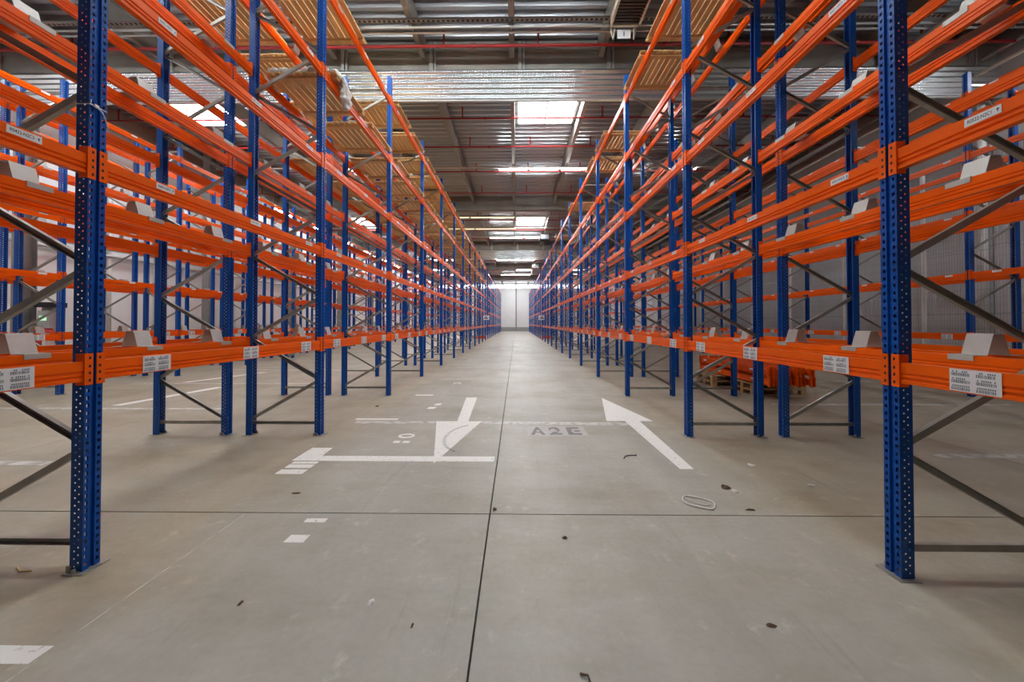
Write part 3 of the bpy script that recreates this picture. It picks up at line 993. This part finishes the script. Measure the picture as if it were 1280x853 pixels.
# ------------------------------------------------------------------ things by the left wall and at the cross aisle
w = ob('wrapping_machine', None, None, (-13.45, 9.75, 0), label='grey stretch wrapping machine with black head and red cover by left wall', cat='machine')
ob('base', MB().prism([(-.4, -.4), (.4, -.4), (.45, .0), (.4, .4), (-.4, .4)], 'z', 0, .18).mesh('base', 'machine'), w)
ob('mast', MB().box((-.16, .1, .18), (.16, .36, 2.1)).mesh('mast', 'machine'), w)
ob('head', MB().box((-.17, -.06, 2.1), (.22, .38, 2.24)).mesh('head', 'dark'), w)
cpn = ob('control_panel', MB().box((-.12, -.02, 1.5), (.22, .12, 2.0)).mesh('control_panel', 'machine'), w)
ob('screen', MB().box((-.06, -.03, 1.72), (.14, -.018, 1.86)).mesh('screen', 'screen'), cpn)
ob('cover', MB().tube([(.05, -.12, 1.25), (.05, .1, 1.25)], .26, 20).mesh('cover', 'redcap'), w)
ob('hose', MB().tube([(-.3, .1, 1.1), (-.34, 0, 1.5), (-.2, .1, 1.65), (-.1, .2, 1.5)], .05, 8).mesh('hose', 'column', smooth=True), w)
ob('film_roll', MB().tube([(.32, -.1, .6), (.32, -.1, 1.15)], .11, 14).mesh('film_roll', 'white'), w)
for i, (x, y) in enumerate(((-13.5, 10.7), (-13.4, 28.8))):
    gpost = ob('guard_post', None, None, (x, y, 0), label=['yellow guard post beside the wrapping machine', 'yellow and black striped guard post far left behind the racks'][i], cat='post')
    ob('post', MB().box((-.05, -.05, 0), (.05, .05, 1.9)).mesh('post', 'yellow'), gpost)
    for k in range(4):
        ob('stripe', MB().prism([(-.053, .4 + k * .4), (.053, .5 + k * .4), (.053, .65 + k * .4), (-.053, .55 + k * .4)], 'y', -.053, .053).mesh('stripe', 'dark'), gpost)
for sx, nm in ((-2.865, 'left'), (2.477, 'right')):
    s = 1 if sx < 0 else -1
    g_ = ob('end_barrier', None, None, (sx - s * .55, FY(12) + .35, 0), label='orange rack end guard on the floor at the cross aisle, %s rack' % nm, cat='barrier', group='orange rack end guards')
    ob('rail', MB().box((-.55, -.04, .12), (.55, .04, .42)).mesh('rail', 'orange'), g_)
    for x in (-.5, .5):
        ob('post', MB().box((x - .05, -.05, 0), (x + .05, .05, .45)).mesh('post', 'orange'), g_)
    sg = ob('aisle_sign', None, None, (sx + s * .03, FY(12) - .12, 1.95), label='small white aisle sign on the rack end frame, %s side of aisle' % nm, cat='sign', group='aisle end signs')
    ob('plate', MB().box((-.3, -.01, 0), (.3, .01, .42)).mesh('plate', 'white'), sg)
    ob('mark', MB().box((-.2, -.013, .1), (.2, -.0101, .2)).box((-.1, -.013, .25), (.1, -.0101, .34)).mesh('mark', 'ink'), sg)

# ------------------------------------------------------------------ litter on the floor
def lump(name, x, y, rx, ry, h_, seed, m, label, cat):
    rr = random.Random(seed)
    b = MB()
    n = 9
    vs = [(0, 0, h_)]
    for ring_ in (0.55, 1.0):
        for k in range(n):
            t = 2 * PI * k / n
            q = ring_ * rr.uniform(.6, 1.15)
            vs.append((rx * q * math.cos(t), ry * q * math.sin(t), (h_ * rr.uniform(.3, 1) if ring_ < 1 else h_ * rr.uniform(0.0, .4)) + .0015))
    fs = [(0, 1 + k, 1 + (k + 1) % n) for k in range(n)] + [(1 + k, 1 + n + k, 1 + n + (k + 1) % n, 1 + (k + 1) % n) for k in range(n)]
    vs += [(v[0], v[1], max(0, v[2] - .003)) for v in vs[1 + n:]]
    fs += [(1 + n + k, 1 + 2 * n + k, 1 + 2 * n + (k + 1) % n, 1 + n + (k + 1) % n) for k in range(n)]
    fs += [tuple(range(3 * n, 2 * n, -1))]
    b.add(vs, fs)
    ob(name, b.mesh(name, m), None, (x, y, 0.0), label=label, cat=cat)
lump('leaf', 2.09, 3.53, .055, .06, .03, 1, 'leaf', 'crumpled brown leaf near the white string loop', 'leaf')
lump('leaf', 2.14, 3.46, .035, .04, .02, 2, 'scrap', 'pale crumpled scrap touching the brown leaf', 'scrap')
lump('leaf', .374, 2.70, .022, .022, .015, 3, 'leaf', 'small dark leaf on the slab just before the joint', 'leaf')
lump('leaf', 1.39, 1.935, .03, .014, .012, 4, 'leaf', 'dark curled leaf in the right foreground', 'leaf')
lump('leaf', -.566, 1.912, .008, .018, .01, 5, 'leaf', 'tiny dark leaf in the left centre foreground', 'leaf')
lump('paper_scrap', -.858, 2.066, .022, .028, .012, 6, 'scrap', 'white paper scrap left of the long floor joint', 'scrap')
lump('paper_scrap', 3.00, 3.60, .06, .02, .012, 8, 'scrap', 'white scrap lying under the right rack', 'scrap')
lump('paper_scrap', 2.72, 4.1, .05, .05, .01, 18, 'scrap', 'crumbly white scrap before the second right rack frame', 'scrap')
lump('leaf', -2.13, 3.374, .05, .02, .01, 9, 'leaf', 'thin brown leaf beyond the cross joint on the left', 'leaf')
lump('leaf', -.19, 3.10, .02, .03, .015, 10, 'leaf', 'dark bit of leaf at the crossing of the joints', 'leaf')
lump('leaf', -2.75, 6.9, .04, .05, .015, 11, 'leaf', 'dark clod beside the left rack, past the old paint line', 'leaf')
lump('leaf', 2.07, 3.12, .05, .02, .012, 12, 'leaf', 'brown crumbs lying on the cross joint at right', 'leaf')
lump('leaf', -1.62, 2.05, .012, .02, .01, 13, 'leaf', 'small brown speck in the left foreground', 'leaf')
def squiggle(name, pts, r_, m, label, cat):
    ob(name, MB().tube(pts, r_, 6).mesh(name, m, smooth=True), None, (0, 0, 0), label=label, cat=cat)
squiggle('wire_twig', [(1.31, 4.27, .006), (1.35, 4.34, .008), (1.40, 4.35, .012), (1.45, 4.37, .006), (1.49, 4.36, .008), (1.50, 4.41, .006)], .006, 'dark', 'thin black bent wire lying on the aisle floor', 'wire')
lp = []
for k in range(33):
    t = 2 * PI * k / 30
    lp.append((1.67 + .125 * math.cos(t) + .015 * math.sin(3 * t), 3.235 + .11 * math.sin(t) - .35 * .125 * math.cos(t), .007 + .004 * (k > 28)))
squiggle('string_loop', lp, .0085, 'scrap', 'loop of white strapping string on the floor', 'string')
squiggle('string_piece', [(1.58, 3.33, .006), (1.64, 3.22, .007), (1.70, 3.18, .006), (1.76, 3.2, .006)], .005, 'scrap', 'short white string lying across the string loop', 'string')
squiggle('straw', [(-3.36, 2.33, .005), (-3.28, 2.29, .006), (-3.22, 2.30, .005)], .005, 'wood', 'bent straw on the floor left of the nearest left upright', 'straw')
squiggle('straw', [(.30, 1.66, .005), (.335, 1.645, .012), (.34, 1.62, .005)], .005, 'leaf', 'small dark twig at the bottom edge of the aisle floor', 'twig')

tie = ob('cable_tie', None, None, (-2.862, 2.29, 3.12), label='white cable tie around the nearest left upright', cat='cable tie')
ob('band', MB().box((-.09, -.003, 0), (.003, 0, .006)).box((.003, -.003, 0), (.006, .10, .006)).box((.003, .02, -.006), (.014, .045, .014)).mesh('band', 'white'), tie)
ob('tail', MB().tube([(.006, .03, .006), (.03, .05, -.03), (.045, .06, -.09), (.05, .07, -.13)], .004, 5).mesh('tail', 'white'), tie)
